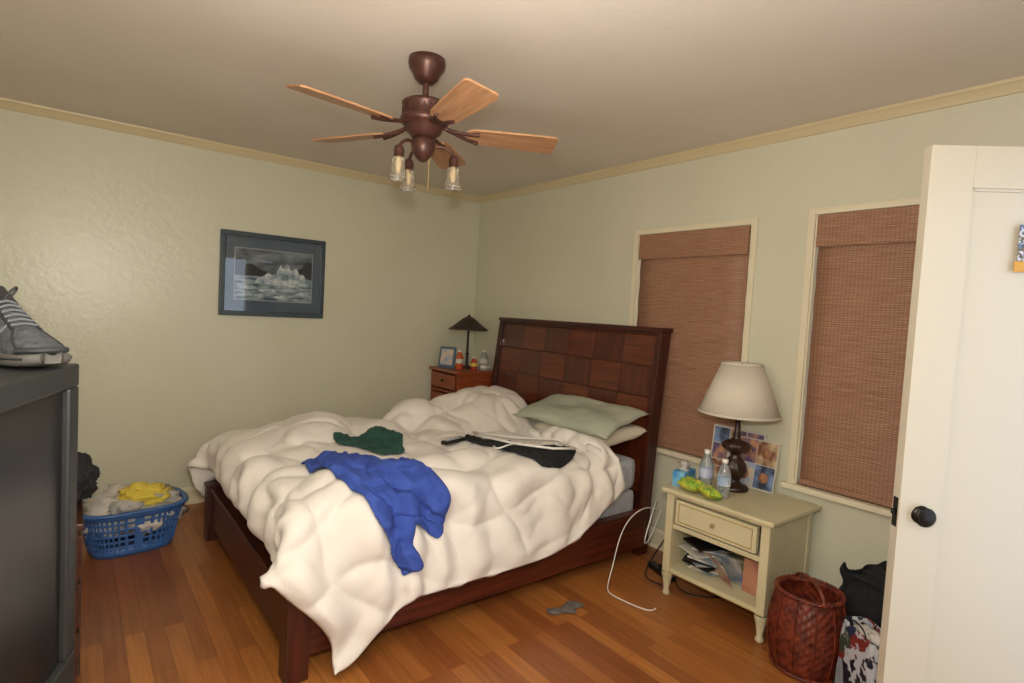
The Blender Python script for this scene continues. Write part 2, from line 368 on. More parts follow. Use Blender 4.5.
boxes('buttons',[(-.07+.022*a,-.056+.022*a,-.014+.012*b,-.006+.012*b,.011,.015) for a in range(6) for b in range(3)],M['matt'],e,.001)
# ------------------------------------------------------------------ bed
bed=empty('bed',(0,0,0))
y0,y1=-2.165,-.455
HT=1.43
def hbx(z): return -.19+.12*(z/HT)**1.5
def slab(name,ya,yb_,za,zb,d0,d1,m,n=8,fl=0):
    vs=[];fs=[]
    for kk in range(n+1):
        z=za+(zb-za)*kk/n; x=hbx(z); g=fl*(1-z/HT)
        vs+=[(x+d0,ya-g,z),(x+d0,yb_-g,z),(x+d1,yb_-g,z),(x+d1,ya-g,z)]
    for kk in range(n):
        b=4*kk
        for q in range(4): fs.append((b+q,b+(q+1)%4,b+4+(q+1)%4,b+4+q))
    fs+=[(3,2,1,0),(4*n,4*n+1,4*n+2,4*n+3)]
    o=obj(name,vs,fs,m,bed); bv=o.modifiers.new('b','BEVEL'); bv.width=.004; bv.segments=2; bv.limit_method='ANGLE'; return o
slab('headboard_post_1',y0,y0+.045,0,HT-.02,-.035,.06,M['cherryz'],8,.02)
slab('headboard_post_2',y1-.045,y1,0,HT-.02,-.035,.06,M['cherryz'])
slab('headboard_back',y0+.03,y1-.045,.25,HT-.02,.0,.03,M['cherry'])
slab('headboard_cap',y0-.006,y1+.006,HT-.02,HT+.008,-.045,.072,M['cherry'],2)
slab('headboard_top_rail',y0+.045,y1-.045,HT-.04,HT-.02,-.022,.0,M['cherry'],2)
cw=(y1-y0-.09)/6
for c in range(6):
    for r in range(5):
        za=HT-.042-.20*(r+1)+.0015; zb=HT-.042-.20*r-.0015
        slab('headboard_panel_%d'%(c*5+r+1),y0+.045+cw*c+.001,y0+.045+cw*(c+1)-.001,za,zb,-.010,.0,M['panA'] if (c+r)%2 else M['panB'],2)
ry=-2.235
boxes('side_rail_1',[(-2.33,-.22,ry+.01,ry+.045,.08,.285)],M['cherryx'],bed,.006)
boxes('side_rail_2',[(-2.33,-.22,FY-.02,FY+.015,.08,.285)],M['cherryx'],bed,.006)
boxes('side_rail_cap',[(-2.33,-.22,ry,ry+.065,.285,.305),(-2.33,-.22,FY-.04,FY+.025,.285,.305)],M['cherryx'],bed,.006)
boxes('foot_rail',[(-2.36,-2.325,ry+.06,FY-.04,.09,.31)],M['cherry'],bed,.006)
boxes('foot_cap',[(-2.375,-2.30,ry+.06,FY-.04,.31,.33)],M['cherry'],bed,.007)
for i,yy in enumerate((ry+.03,FY)): 
    boxes('foot_post_%d'%(i+1),[(-2.385,-2.295,yy-.045,yy+.045,.0,.325),(-2.393,-2.287,yy-.053,yy+.053,.325,.35)],M['cherryz'],bed,.006)
boxes('box_spring',[(-2.26,-.24,-2.15,FY-.06,.2,.42)],M['matt'],bed,.04)
boxes('mattress',[(-2.26,-.24,-2.15,FY-.06,.42,.62)],M['matt'],bed,.05)
def pillow(name,c,sz,rot,m,seed):
    n=28; vs=[];fs=[]
    for s in (1,-1):
        for i in range(n+1):
            for j in range(n+1):
                u=-1+2*i/n; v=-1+2*j/n
                q=max(0,(1-u**4)*(1-v**4)); t=q**.5
                k=1-.06*(1-abs(u))*abs(v)**3; k2=1-.08*(1-abs(v))*abs(u)**3
                z=s*sz[2]/2*t*(1+.25*nz(u,v,seed,2.2))+.008*nz(u,v,seed+s,7)*t
                z+=.03*nz(u,v,seed+50,1.2)
                vs.append((u*sz[0]/2*k2,v*sz[1]/2*k,z))
    o1=(n+1)**2
    for i in range(n):
        for j in range(n):
            a=i*(n+1)+j; fs.append((a,a+n+1,a+n+2,a+1)); b=o1+a; fs.append((b,b+1,b+n+2,b+n+1))
    o=obj(name,vs,fs,m,None,True,c,rot)
    bm=bmesh.new(); bm.from_mesh(o.data); bmesh.ops.remove_doubles(bm,verts=bm.verts,dist=.0004); bmesh.ops.recalc_face_normals(bm,faces=bm.faces); bm.to_mesh(o.data); bm.free(); return o
pillow('sage_pillow',(-.43,-1.79,.85),(.46,.80,.09),(0,math.radians(-14),math.radians(5)),M['sage'],2)
pillow('beige_pillow',(-.38,-1.84,.755),(.44,.64,.12),(0,math.radians(-8),math.radians(-3)),M['beige'],5)
# ------------------------------------------------------------------ ceiling fan
fx,fy=-1.85,-2.155
fan=empty('ceiling_fan',(fx,fy,0))
lathe('canopy',[(0,H),(.078,H),(.08,H-.02),(.076,H-.04),(.06,H-.062),(.05,H-.085),(.035,H-.1),(.02,H-.105),(0,H-.105)],M['brz'],fan)
lathe('downrod',[(.013,H-.1),(.013,2.38)],M['brz'],fan,seg=16)
lathe('motor_housing',[(0,2.395),(.028,2.39),(.035,2.375),(.085,2.368),(.098,2.36),(.1,2.35),(.094,2.342),(.094,2.305),(.102,2.297),(.104,2.282),(.096,2.27),(.08,2.258),(.075,2.238),(.058,2.225),(.052,2.215),(0,2.215)],M['brz'],fan)
for r_ in range(24):
    an=r_*math.pi/12; boxes('housing_rib_%d'%r_,[(.092,.098,-.003,.003,2.306,2.342)],M['brz'],fan,.001,None,(0,0,an))
lathe('switch_cup',[(.03,2.218),(.048,2.21),(.053,2.185),(.048,2.155),(.03,2.13),(.015,2.115),(0,2.11)],M['brz'],fan)
ph=45
for b in range(5):
    an=math.radians(ph+72*b)
    prof=[(.19,.045),(.22,.056),(.33,.062),(.47,.069),(.57,.070),(.59,.058)]
    vs=[];fs=[]
    pitch=math.radians(-12)
    for s in (.004,-.004):
        for x,w in prof:
            for sg in (-1,1):
                vs.append((x,sg*w*math.cos(pitch),sg*w*math.sin(pitch)+s+2.247))
    n=len(prof)
    for q in range(n-1):
        a=2*q; fs.append((a,a+1,a+3,a+2)); c=a+2*n; fs.append((c,c+2,c+3,c+1))
        fs.append((a,a+2,c+2,c)); fs.append((a+1,c+1,c+3,a+3))
    fs.append((0,2*n,2*n+1,1)); fs.append((2*n-2,2*n-1,4*n-1,4*n-2))
    me_=obj('blade_%d'%(b+1),vs,fs,M['blade'],fan); me_.rotation_euler=(0,0,an)
    for kx,aa in enumerate(([(.08,0,2.27),(.13,0,2.252),(.17,-.02,2.246),(.24,-.035,2.244)],[(.08,0,2.27),(.13,0,2.252),(.17,.02,2.238),(.24,.035,2.228)])):
        o=tube('iron_%d_%d'%(b+1,kx),aa,.009,M['brz'],fan); o.rotation_euler=(0,0,an)
for l,deg in enumerate((-30,88,195)):
    an=math.radians(deg); dx,dy=math.cos(an),math.sin(an)
    R_=.135
    tube('light_arm_%d'%l,[(.04*dx,.04*dy,2.175),(.07*dx,.07*dy,2.195),(.115*dx,.115*dy,2.185),(R_*dx,R_*dy,2.145)],.007,M['brz'],fan)
    lathe('socket_%d'%l,[(0,2.150),(.016,2.147),(.022,2.13),(.021,2.105),(.024,2.10)],M['brz'],fan,(R_*dx,R_*dy,0),16)
    lathe('bell_glass_%d'%l,[(.021,2.103),(.027,2.085),(.029,2.045),(.036,2.015),(.038,2.01),(.0365,2.014),(.0275,2.045),(.0255,2.085)],M['bellglass'],fan,(R_*dx,R_*dy,0),24)
    lathe('bulb_%d'%l,[(0,2.105),(.009,2.10),(.015,2.07),(.010,2.04),(0,2.025)],M['bulb'],fan,(R_*dx,R_*dy,0),14)
tube('pull_chain',[(.02,-.02,2.13),(.022,-.022,2.07),(.02,-.02,1.99)],.0018,M['gold'],fan)
# ------------------------------------------------------------------ picture
pe=empty('framed_picture',(-1.84,YN-.001,1.655),0); W2,H2=.375,.305
boxes('frame',[(-W2,W2,-.028,0,H2-.035,H2),(-W2,W2,-.028,0,-H2,-H2+.035),(-W2,-W2+.035,-.028,0,-H2+.035,H2-.035),(W2-.035,W2,-.028,0,-H2+.035,H2-.035)],M['slate'],pe,.005)
boxes('mat_board',[(-W2+.03,W2-.03,-.014,-.004,-H2+.03,H2-.03)],M['matb'],pe,0)
iw,ih=.275,.185
M['sky']=mat('photo_sky','#263442',.5,'#8A9AA4',ns=6,stretch=(1,1,2.5)); M['sea']=mat('photo_sea','#B4C6CC',.5,'#3E5E70',ns=12,stretch=(1,1,4),detail=8); M['ice']=mat('photo_ice','#EEF2F2',.5,'#7F9EAE',ns=24,detail=8); M['mtn']=mat('photo_mountain','#10161C',.6,'#232E38',ns=14)
boxes('print_border',[(-iw-.006,iw+.006,-.0155,-.014,-ih-.006,ih+.006)],M['matt'],pe,0)
def flatp(name,pts,m,y): obj(name,[(x,y,z) for x,z in pts],[tuple(range(len(pts)))],m,pe)
def rough(pts,seed,a=.006,n=5):
    o=[]
    for q in range(len(pts)):
        x1,z1=pts[q]; x2,z2=pts[(q+1)%len(pts)]
        for s_ in range(n):
            t=s_/n; o.append((x1+(x2-x1)*t+(a*nz(x1+t,z1*9+t*7,seed,9) if s_ else 0),z1+(z2-z1)*t+(a*nz(x1*7+t*5,z1,seed+3,9) if s_ else 0)))
    return o
flatp('print_sky',[(-iw,0),(iw,0),(iw,ih),(-iw,ih)],M['sky'],-.0165)
flatp('print_sea',[(-iw,-ih),(iw,-ih),(iw,.01),(-iw,.01)],M['sea'],-.0168)
flatp('print_mountain',[(-iw,-.01),(-.04,-.01),(-.07,.03),(-.12,.05),(-.16,.08),(-.20,.075),(-.24,.12),(-iw,.11)],M['mtn'],-.0172)
flatp('print_mountain_2',[(.10,-.01),(iw,-.01),(iw,.12),(.24,.13),(.2,.08),(.15,.05)],M['mtn'],-.0172)
flatp('print_iceberg',rough([(-.14,-.06),(-.12,-.02),(-.08,-.005),(-.05,.02),(-.02,.005),(.01,.015),(.02,.05),(.04,.085),(.055,.065),(.07,.055),(.085,.10),(.10,.08),(.115,.05),(.135,.055),(.155,.08),(.17,.05),(.185,.02),(.21,.03),(.23,-.005),(.265,-.02),(.25,-.06),(.12,-.075),(.0,-.07)],4,.012),M['ice'],-.0178)
flatp('print_iceberg_hollow',rough([(.05,-.03),(.055,.0),(.075,.025),(.10,.01),(.105,-.03)],8,.01),M['sea'],-.0182)
for q,(cx_,cz_,wx_) in enumerate(((-.18,-.10,.06),(-.05,-.115,.07),(.10,-.105,.08),(.21,-.125,.05),(-.12,-.15,.08),(.06,-.155,.07))):
    flatp('print_ice_floe_%d'%q,rough([(cx_-wx_,cz_),(cx_-wx_*.5,cz_+.012),(cx_+wx_*.3,cz_+.015),(cx_+wx_,cz_+.003),(cx_+wx_*.4,cz_-.009),(cx_-wx_*.6,cz_-.007)],q,.008),M['ice'],-.0178)
boxes('picture_glass',[(-W2+.03,W2-.03,-.021,-.0195,-H2+.03,H2-.03)],mat('thin_glass','#FFFFFF',.02,trans=1),pe,0)
# ------------------------------------------------------------------ near nightstand
NX,NY=-.27,-2.85
ns=empty('nightstand',(NX,NY,0))
def fluted(name,x,y,ztop,parent):
    lathe(name,[(0,0),(.016,.0),(.022,.012),(.014,.03),(.017,.05),(.026,ztop-.03),(.03,ztop-.02),(.03,ztop)],M['cream'],parent,(x,y,0),20)
boxes('top',[(-.25,.25,-.31,.31,.565,.59)],M['cream'],ns,.008)
boxes('case',[(-.215,.215,-.275,-.255,.13,.565),(-.215,.215,.255,.275,.13,.565),(.2,.215,-.255,.255,.13,.565),(-.215,.2,-.255,.255,.13,.155),(-.2,.2,-.255,.255,.385,.40),(-.215,-.19,-.255,.255,.545,.565),(-.215,-.2,-.255,.255,.375,.40)],M['cream'],ns,.002)
boxes('drawer_front',[(-.228,-.2,-.225,.225,.41,.538)],M['cream'],ns,.004)
boxes('drawer_inlay',[(-.2305,-.227,-.205,.205,.520,.524),(-.2305,-.227,-.205,.205,.424,.428),(-.2305,-.227,-.205,-.201,.424,.524),(-.2305,-.227,.201,.205,.424,.524)],M['gold'],ns,0)
lathe('drawer_knob',[(0,.022),(.009,.02),(.011,.014),(.005,.008),(.006,0)],M['gold'],ns,(-.228,0,.474),16,(0,-math.pi/2,0))
for i,(x,y) in enumerate(((-.205,-.265),(-.205,.265),(.2,-.26),(.2,.26))):
    boxes('corner_post_%d'%i,[(x-.022,x+.022,y-.022,y+.022,.13,.565)],M['cream'],ns,.006); fluted('leg_%d'%i,x,y,.13,ns)
boxes('apron_lines',[(-.2285,-.226,-.24,.24,.136,.139)],M['gold'],ns,0)
M['mag1']=mat('magazine_cover','#6B7F95',.4,'#C9C2B4',ns=12); M['mag2']=mat('magazine_red','#8A3A2C',.4,'#D5CDBB',ns=10); M['paper']=mat('paper_white','#C9C5BB',.7); M['pinkb']=mat('pink_box','#B98268',.6,'#A66E56',ns=8)
me_=empty('magazine_pile',(NX-.02,NY+.115,.157))
for i in range(12):
    a=random.uniform(-.6,.6); z=i*.0135
    boxes('magazine_%d'%i,[(-.1,.1,-.08,.08,0,.010)],[M['mag1'],M['paper'],M['mag2'],M['blackp'],M['mag1'],M['blackp']][i%6],me_,.001,(random.uniform(-.07,.02),random.uniform(-.02,.03),z),(0,random.uniform(-.03,.03),a))
boxes('magazine_leaning',[(-.10,.10,-.004,.004,0,.15)],M['mag1'],me_,.001,(-.04,-.135,0.004),(math.radians(-22),0,math.radians(75)))
boxes('magazine_leaning_2',[(-.09,.09,-.003,.003,0,.13)],M['mag2'],me_,.001,(-.08,-.12,0.003),(math.radians(-30),0,math.radians(60)))
bx=empty('cardboard_box',(NX+.02,NY-.175,.156)); boxes('box_body',[(-.13,.13,-.065,.065,0,.17)],M['pinkb'],bx,.002); boxes('box_lid_tape',[(-.131,.131,-.02,.02,.1695,.172)],M['paper'],bx,0)
T=.59
lp=empty('table_lamp',(-.19,-2.765,T))
lathe('base',[(0,0),(.075,0),(.08,.012),(.07,.025),(.045,.035),(.03,.05),(.035,.065),(.055,.085),(.062,.11),(.06,.135),(.04,.165),(.022,.185),(.03,.2),(.055,.215),(.072,.23),(.076,.245),(.06,.26),(.03,.272),(.018,.285),(.022,.30),(.016,.32),(.012,.43),(0,.43)],M['dkbase'],lp,seg=40,mod=lambda a,z:1+.05*math.cos(8*a) if .07<z<.27 else 1)
sh=lathe('shade',[(.210,.415),(.105,.685)],M['shade'],lp,seg=56); s_=sh.modifiers.new('s','SOLIDIFY'); s_.thickness=.003
lathe('shade_trim',[(.2115,.412),(.2135,.412),(.2105,.425),(.2085,.425)],M['shade'],lp,seg=56)
lathe('shade_trim_top',[(.1055,.68),(.1085,.68),(.106,.69),(.103,.69)],M['shade'],lp,seg=40)
for i in range(3):
    an=i*2.094; tube('spider_%d'%i,[(0,0,.67),(.05*math.cos(an),.05*math.sin(an),.672),(.104*math.cos(an),.104*math.sin(an),.675)],.0015,M['gold'],lp)
lathe('finial',[(0,.66),(.006,.665),(.007,.685),(0,.69)],M['gold'],lp,seg=12); tube('harp',[(0,0,.43),(.0,.05,.47),(0,.055,.56),(0,0,.67),(0,-.055,.56),(0,-.05,.47),(0,0,.43)],.002,M['gold'],lp)
lathe('lamp_bulb',[(0,.43),(.012,.43),(.014,.46),(.03,.50),(.028,.53),(0,.55)],M['bulb'],lp,seg=16)
pc=empty('photo_collage',(-.045,-2.68,T),0)
skin=[mat('photo_tint_%d'%i,c,.4,c2,ns=18,detail=1) for i,(c,c2) in enumerate((('#B98F6C','#5A4A6A'),('#7C90B8','#2F3747'),('#C9B08C','#7A4A3A'),('#9AA8C8','#D8C2A8'),('#5A4A78','#C4906A')))]
boxes('board_1',[(-.004,.004,-.16,.16,0,.30)],M['paper'],pc,.001,(0,.0,0),(0,math.radians(6),0))
boxes('board_2',[(-.004,.004,-.25,-.02,0,.27)],M['paper'],pc,.001,(-.035,.0,0),(0,math.radians(9),0))
k_=0
for r in range(3):
    for c in range(3):
        boxes('photo_%d'%k_,[(-.0065,-.004,-.15+.102*c,-.055+.102*c,.01+.095*r,.100+.095*r)],skin[(r*2+c)%5],pc,0,(0,0,0),(0,math.radians(6),0)); k_+=1
for r in range(2):
    for c in range(2):
        boxes('photo_%d'%k_,[(-.0065,-.004,-.245+.112*c,-.137+.112*c,.008+.13*r,.134+.13*r)],skin[(r+c*2+1)%5],pc,0,(-.035,0,0),(0,math.radians(9),0))
        lathe('face_%d'%k_,[(0,.0005),(.028,.0005),(.028,0)],mat('photo_skin_%d'%k_,'#B8825E',.5,'#8A5A40',ns=30),pc,(-.042-.0011+.159*(.07+.13*r)*.99,-.19+.112*c,(.07+.13*r)),20,(0,math.radians(-81),0))
        k_+=1
def bottle(name,loc,h,r,m,cap,label=None):
    e=empty(name,loc)
    lathe('bottle_body',[(0,0),(r*.9,0),(r,.01),(r*.93,h*.2),(r,h*.3),(r*.93,h*.4),(r,h*.55),(r*.95,h*.65),(r*.45,h*.86),(r*.38,h*.9),(r*.38,h*.93)],m,e,seg=24)
    lathe('bottle_cap',[(r*.42,h*.9),(r*.45,h*.905),(r*.45,h),(0,h)],cap,e,seg=20)
    if label: lathe('bottle_label',[(r*1.01,h*.32),(r*1.01,h*.55)],label,e,seg=24)
    return e
M['pet']=mat('pet_plastic','#E6EEF2',.08,trans=.8)
bottle('water_bottle',(-.38,-2.82,T),.20,.034,M['pet'],M['white'],mat('label_blue','#C9D3E0',.5,'#8FA9CC',ns=20))
bottle('water_bottle.001',(-.34,-2.69,T),.215,.036,M['pet'],M['white'],mat('label_lilac','#9AA3CC',.5,'#C3CBE0',ns=20))
M['green']=mat('green_wrapper','#6FA83A',.35,'#DAD24A',ns=22,bump=.6,bs=30); M['tissue']=mat('tissue_box_print','#3A86C8',.5,'#8FD0E0',ns=14)
def packet(name,loc,rz,sz,m,tilt_=0):
    n=20; vs=[];fs=[]
    for s in (1,-1):
        for i in range(n+1):
            for j in range(n+1):
                u=-1+2*i/n;v=-1+2*j/n; q=max(0,(1-abs(u)**6)*(1-v**4))**.6
                if abs(u)>.86: q*=.15
                vs.append((u*sz[0]/2,v*sz[1]/2*(1+.06*(abs(u)>.86)),sz[2]/2+s*sz[2]/2*q*(1+.35*nz(u,v,s,3))+.003*math.sin(v*16)*(abs(u)>.7)))
    o1=(n+1)**2
    for i in range(n):
        for j in range(n):
            a=i*(n+1)+j; fs.append((a,a+n+1,a+n+2,a+1)); fs.append((o1+a,o1+a+1,o1+a+n+2,o1+a+n+1))
    return obj(name,vs,fs,m,None,True,loc,(tilt_,0,rz))
packet('snack_bag',(-.465,-2.79,T+.012),.9,(.15,.09,.045),M['green'],.15)
packet('snack_bag.001',(-.45,-2.68,T+.012),1.3,(.13,.09,.055),M['green'],-.1)
tb=empty('tissue_box',(-.38,-2.575,T),.2); boxes('box',[(-.10,.05,-.035,.035,0,.08)],M['tissue'],tb,.004,(.04,.0,0)); lathe('tissue',[(.03,.079),(.015,.095),(.03,.11),(.012,.13),(0,.11)],M['wcloth'],tb,(.02,.0,0),seg=12,mod=lambda a,z:1+.3*math.sin(3*a+z*30))
# ------------------------------------------------------------------ far side table
fn=empty('side_table',(-.255,-.18,0))
ft=.96
boxes('table_top',[(-.24,.24,-.24,.24,ft-.025,ft)],M['orangew'],fn,.008)
boxes('table_case',[(-.22,.22,-.22,-.2,.1,ft-.025),(-.22,.22,.2,.22,.1,ft-.025),(.2,.22,-.2,.2,.1,ft-.025),(-.22,.2,-.2,.2,.1,.12),(-.22,.2,-.2,.2,ft-.2,ft-.18)],M['orangew'],fn,.002)
boxes('table_drawer',[(-.232,-.215,-.19,.19,ft-.165,ft-.04)],M['orangew'],fn,.004)
boxes('table_door',[(-.232,-.215,-.19,.19,.13,ft-.215)],M['orangew'],fn,.004)
boxes('table_legs',[(x-.02,x+.02,y-.02,y+.02,0,.1) for x in (-.2,.2) for y in (-.2,.2)],M['orangew'],fn,.004)
lathe('pull',[(0,.02),(.01,.018),(.006,.006),(.008,0)],M['steel'],fn,(-.232,0,ft-.1),14,(0,-math.pi/2,0))
fl=empty('accent_lamp',(-.22,-.14,ft))
lathe('lamp_foot',[(0,0),(.06,0),(.062,.01),(.02,.02),(.012,.03),(.012,.12),(.022,.13),(.012,.14),(.01,.36),(0,.36)],M['dkbase'],fl,seg=24)
lathe('lamp_cap_shade',[(.178,.345),(.181,.35),(.13,.385),(.075,.43),(.035,.46),(.014,.467),(.012,.48),(0,.485)],M['dkshade'],fl,seg=40)
pf=empty('photo_frame',(-.40,-.08,ft),math.radians(-60)); boxes('frame_border',[(-.08,.08,-.006,.006,0,.19)],M['matb'],pf,.004,None,(math.radians(-10),0,0)); boxes('frame_photo',[(-.06,.06,-.009,-.005,.025,.165)],skin[3],pf,0,None,(math.radians(-10),0,0))
bottle('juice_bottle',(-.35,-.22,ft),.17,.035,mat('orange_bottle','#B84A1E',.3),M['white'],M['paper'])
bottle('medicine_bottle',(-.12,-.26,ft),.17,.04,M['pet'],M['white'],M['paper'])
bottle('juice_bottle.001',(-.27,-.33,ft),.12,.03,mat('red_bottle','#A02A1C',.3),M['white'],M['yellow'])
packet('crumpled_tissue',(-.17,-.37,ft),.4,(.10,.07,.05),M['wcloth'])
# ------------------------------------------------------------------ television, stand, sneaker
rz=math.atan2(.949,.316)
tv=empty('television',(-3.03,-2.81,.0),rz)
tz0,tz1=.56,1.315
boxes('tv_shell',[(-.84,0,.03,.30,tz0,tz1)],M['tv'],tv,.012)
boxes('tv_rear',[(-.74,-.1,.30,.5,tz0+.03,tz1-.1)],M['tv'],tv,.05)
boxes('tv_bezel',[(-.84,0,0,.03,tz1-.05,tz1),(-.84,0,0,.03,tz0,tz0+.1),(-.84,-.79,0,.03,tz0+.1,tz1-.05),(-.05,0,0,.03,tz0+.1,tz1-.05)],M['tv'],tv,.006)
boxes('tv_glass',[(-.80,-.04,.014,.03,tz0+.09,tz1-.04)],M['screen'],tv,.002)
boxes('tv_buttons',[(-.3+.03*i,-.285+.03*i,-.004,.002,tz0+.04,tz0+.05) for i in range(6)],M['blackp'],tv,.001)
tsd=empty('tv_stand',(-3.03,-2.81,0),rz)
boxes('stand_case',[(-.9,.04,.02,.5,tz0-.03,tz0),(-.88,-.86,.03,.5,.06,tz0-.03),(0,.02,.03,.5,.06,tz0-.03),(-.86,0,.48,.5,.06,tz0-.03),(-.88,.02,.03,.5,.03,.06),(-.86,0,.04,.48,.28,.30)],M['brown'],tsd,.004)
boxes('stand_doors',[(-.86,-.435,.02,.035,.07,tz0-.04),(-.425,0,.02,.035,.07,tz0-.04)],M['brown'],tsd,.004)
boxes('stand_feet',[(x-.02,x+.02,y-.02,y+.02,0,.03) for x in (-.85,-.01) for y in (.07,.46)],M['brown'],tsd,.003)
M['shoe']=mat('sneaker_mesh','#3A3C3F',.9,'#4C4F52',ns=60,bump=.5,bs=150,spec=.2); M['shoe2']=mat('sneaker_overlay','#1E2022',.6,bump=.2,bs=60); M['shoe3']=mat('sneaker_silver','#4E5154',.5); M['sole']=mat('sneaker_sole','#4A4844',.6,bump=.2,bs=40)
def sneaker(name,loc,rzz,scale):
    e=empty(name,loc,rzz); e.scale=scale; L=.31
    st=[(0,.022,.075),(.03,.032,.1),(.12,.037,.112),(.25,.038,.108),(.36,.038,.122),(.45,.039,.118),(.55,.043,.100),(.66,.048,.080),(.78,.05,.062),(.88,.046,.052),(.95,.034,.044),(1,.012,.034)]
    n=20; vs=[];fs=[]
    for x,w,h in st:
        for q in range(n+1):
            a=math.pi*q/n; c,s=math.cos(a),math.sin(a)
            vs.append((x*L,w*math.copysign(abs(c)**.7,c)*(1-.25*s**3),.026+(h-.026)*s**.8))
    for i in range(len(st)-1):
        for q in range(n): a=i*(n+1)+q; fs.append((a,a+1,a+n+2,a+n+1))
    fs=[f_ for f_ in fs if not (.03<=vs[f_[0]][0]/L<.30 and vs[f_[2]][0]/L<=.37 and vs[f_[0]][2]>.092 and vs[f_[2]][2]>.092)]
    u=obj('upper',vs,fs,M['shoe'],e,True); sd=u.modifiers.new('s','SOLIDIFY'); sd.thickness=.006
    ss=u.modifiers.new('ss','SUBSURF'); ss.levels=2; ss.render_levels=2
    sv=[];sf=[]
    for x,w,h in st:
        xx=(x*1.03-.015)*L; ww=w*1.16+.003; zz=.03+.006*(1-x)
        lift=.012*max(0,(x-.8)/.2)**2
        sv+=[(xx,-ww*.9,lift),(xx,-ww,.012+lift),(xx,-ww*.97,zz+lift*.3),(xx,0,zz-.004),(xx,ww*.97,zz+lift*.3),(xx,ww,.012+lift),(xx,ww*.9,lift)]
    for i in range(len(st)-1):
        for q in range(7): a=i*7+q; b=i*7+(q+1)%7; sf.append((a,b,b+7,a+7))
    sf+=[tuple(range(7)),tuple((len(st)-1)*7+q for q in range(6,-1,-1))]
    so_=obj('sole',sv,sf,M['sole'],e,True); m2=so_.modifiers.new('ss','SUBSURF'); m2.levels=2; m2.render_levels=2
    def surf(xr,a):
        for q in range(len(st)-1):
            if st[q][0]<=xr<=st[q+1][0]: break
        t=(xr-st[q][0])/(st[q+1][0]-st[q][0]); w=st[q][1]*(1-t)+st[q+1][1]*t; h=st[q][2]*(1-t)+st[q+1][2]*t
        c,s=math.cos(a),math.sin(a); return (xr*L,w*math.copysign(abs(c)**.7,c)*(1-.25*s**3)*1.02,.026+(h-.026)*s**.8*1.01)
    for sd_ in (0,1):
        A=lambda d: math.radians(d if sd_==0 else 180-d)
        for kx,(xa,xb) in enumerate(((.40,.28),(.48,.40),(.56,.52),(.64,.64))):
            tube('stripe_%d_%d'%(kx,sd_),[surf(xb+(xa-xb)*t_,A(8+52*t_)) for t_ in (0,.25,.5,.75,1)],.003,M['shoe3'] if kx%2 else M['shoe2'],e)
        tube('toe_seam_%d'%sd_,[surf(.70+.22*t_,A(62-50*t_)) for t_ in (0,.25,.5,.75,1)],.0025,M['shoe2'],e)
        tube('eyelet_band_%d'%sd_,[surf(.36+.34*t_,A(62)) for t_ in (0,.2,.4,.6,.8,1)],.004,M['shoe2'],e)
        tube('collar_%d'%sd_,[surf(.05+.31*t_,A(40+12*abs(t_-.4))) for t_ in (0,.2,.4,.6,.8,1)],.007,M['shoe2'],e)
        tube('sole_line_%d'%sd_,[(x*L,(1 if sd_==0 else -1)*(w*1.17+.003),.02) for x,w,h in st[1:-1]],.0025,M['shoe2'],e)
    for kx in range(7):
        xr=.39+.047*kx
        tube('lace_%d'%kx,[tuple(Vector(surf(xr+(.012 if t_%2 else 0),math.radians(62+14*t_)))*1.0+Vector((0,0,.004))) for t_ in range(5)],.003,M['shoe3'],e)
    tube('lace_bow_1',[(.4*L,0,.125),(.38*L,.03,.165),(.30*L,.045,.150),(.34*L,.02,.13)],.0028,M['shoe2'],e)
    tube('lace_bow_2',[(.4*L,0,.125),(.44*L,-.03,.16),(.40*L,-.05,.135),(.42*L,-.02,.122)],.0028,M['shoe2'],e)
    boxes('tongue',[(-.045,.03,-.022,.022,-.004,.004)],M['shoe2'],e,.003,(.36*L,0,.128),(0,math.radians(28),0))
    tube('heel_loop',[(.0,0,.09),(-.012,0,.115),(.0,0,.128),(.012,0,.11)],.003,M['shoe2'],e)
    tube('toe_guard',[(.88*L,-.046,.034),(.97*L,-.03,.036),(1.01*L,0,.036),(.97*L,.03,.036),(.88*L,.046,.034)],.006,M['shoe2'],e)
    return e
sn=sneaker('sneaker',(-3.215,-2.68,tz1+.001),math.radians(-62),(.95,.97,1.06))
dr=empty('dresser',(-3.26,-1.5,0))
boxes('dresser_case',[(-.25,.245,-.4,.4,.04,.62),(-.26,.26,-.41,.41,.62,.645)],M['brown'],dr,.004)
boxes('dresser_drawers',[(.243,.257,-.38,-.01,.07+.18*i,.23+.18*i) for i in range(3)]+[(.243,.257,.01,.38,.07+.18*i,.23+.18*i) for i in range(3)],M['brown'],dr,.004)
boxes('dresser_feet',[(x-.03,x+.03,y-.03,y+.03,0,.04) for x in (-.2,.2) for y in (-.36,.36)],M['brown'],dr,.004)
def cloth_lump(name,c,r,m,seed,amp=.35,fl=0,freq=2.0,parent=None,rot=None):
    bm=bmesh.new(); bmesh.ops.create_icosphere(bm,subdivisions=5,radius=1)
    for v in bm.verts:
        d=v.co.normalized(); k=1+amp*noise.noise(d*freq+Vector((seed,0,0)))+amp*.5*(1-abs(noise.noise(d*freq*2.2+Vector((0,seed,0))))*2)**3
        z=d.z*k*r[2]; z=max(z,fl)
        v.co=Vector((d.x*k*r[0],d.y*k*r[1],z))
    return bm_obj(name,bm,m,parent,True,c,rot)
cloth_lump('black_bag',(-3.06,-1.62,.735),(.10,.14,.085),M['black'],3,.3,-.088)
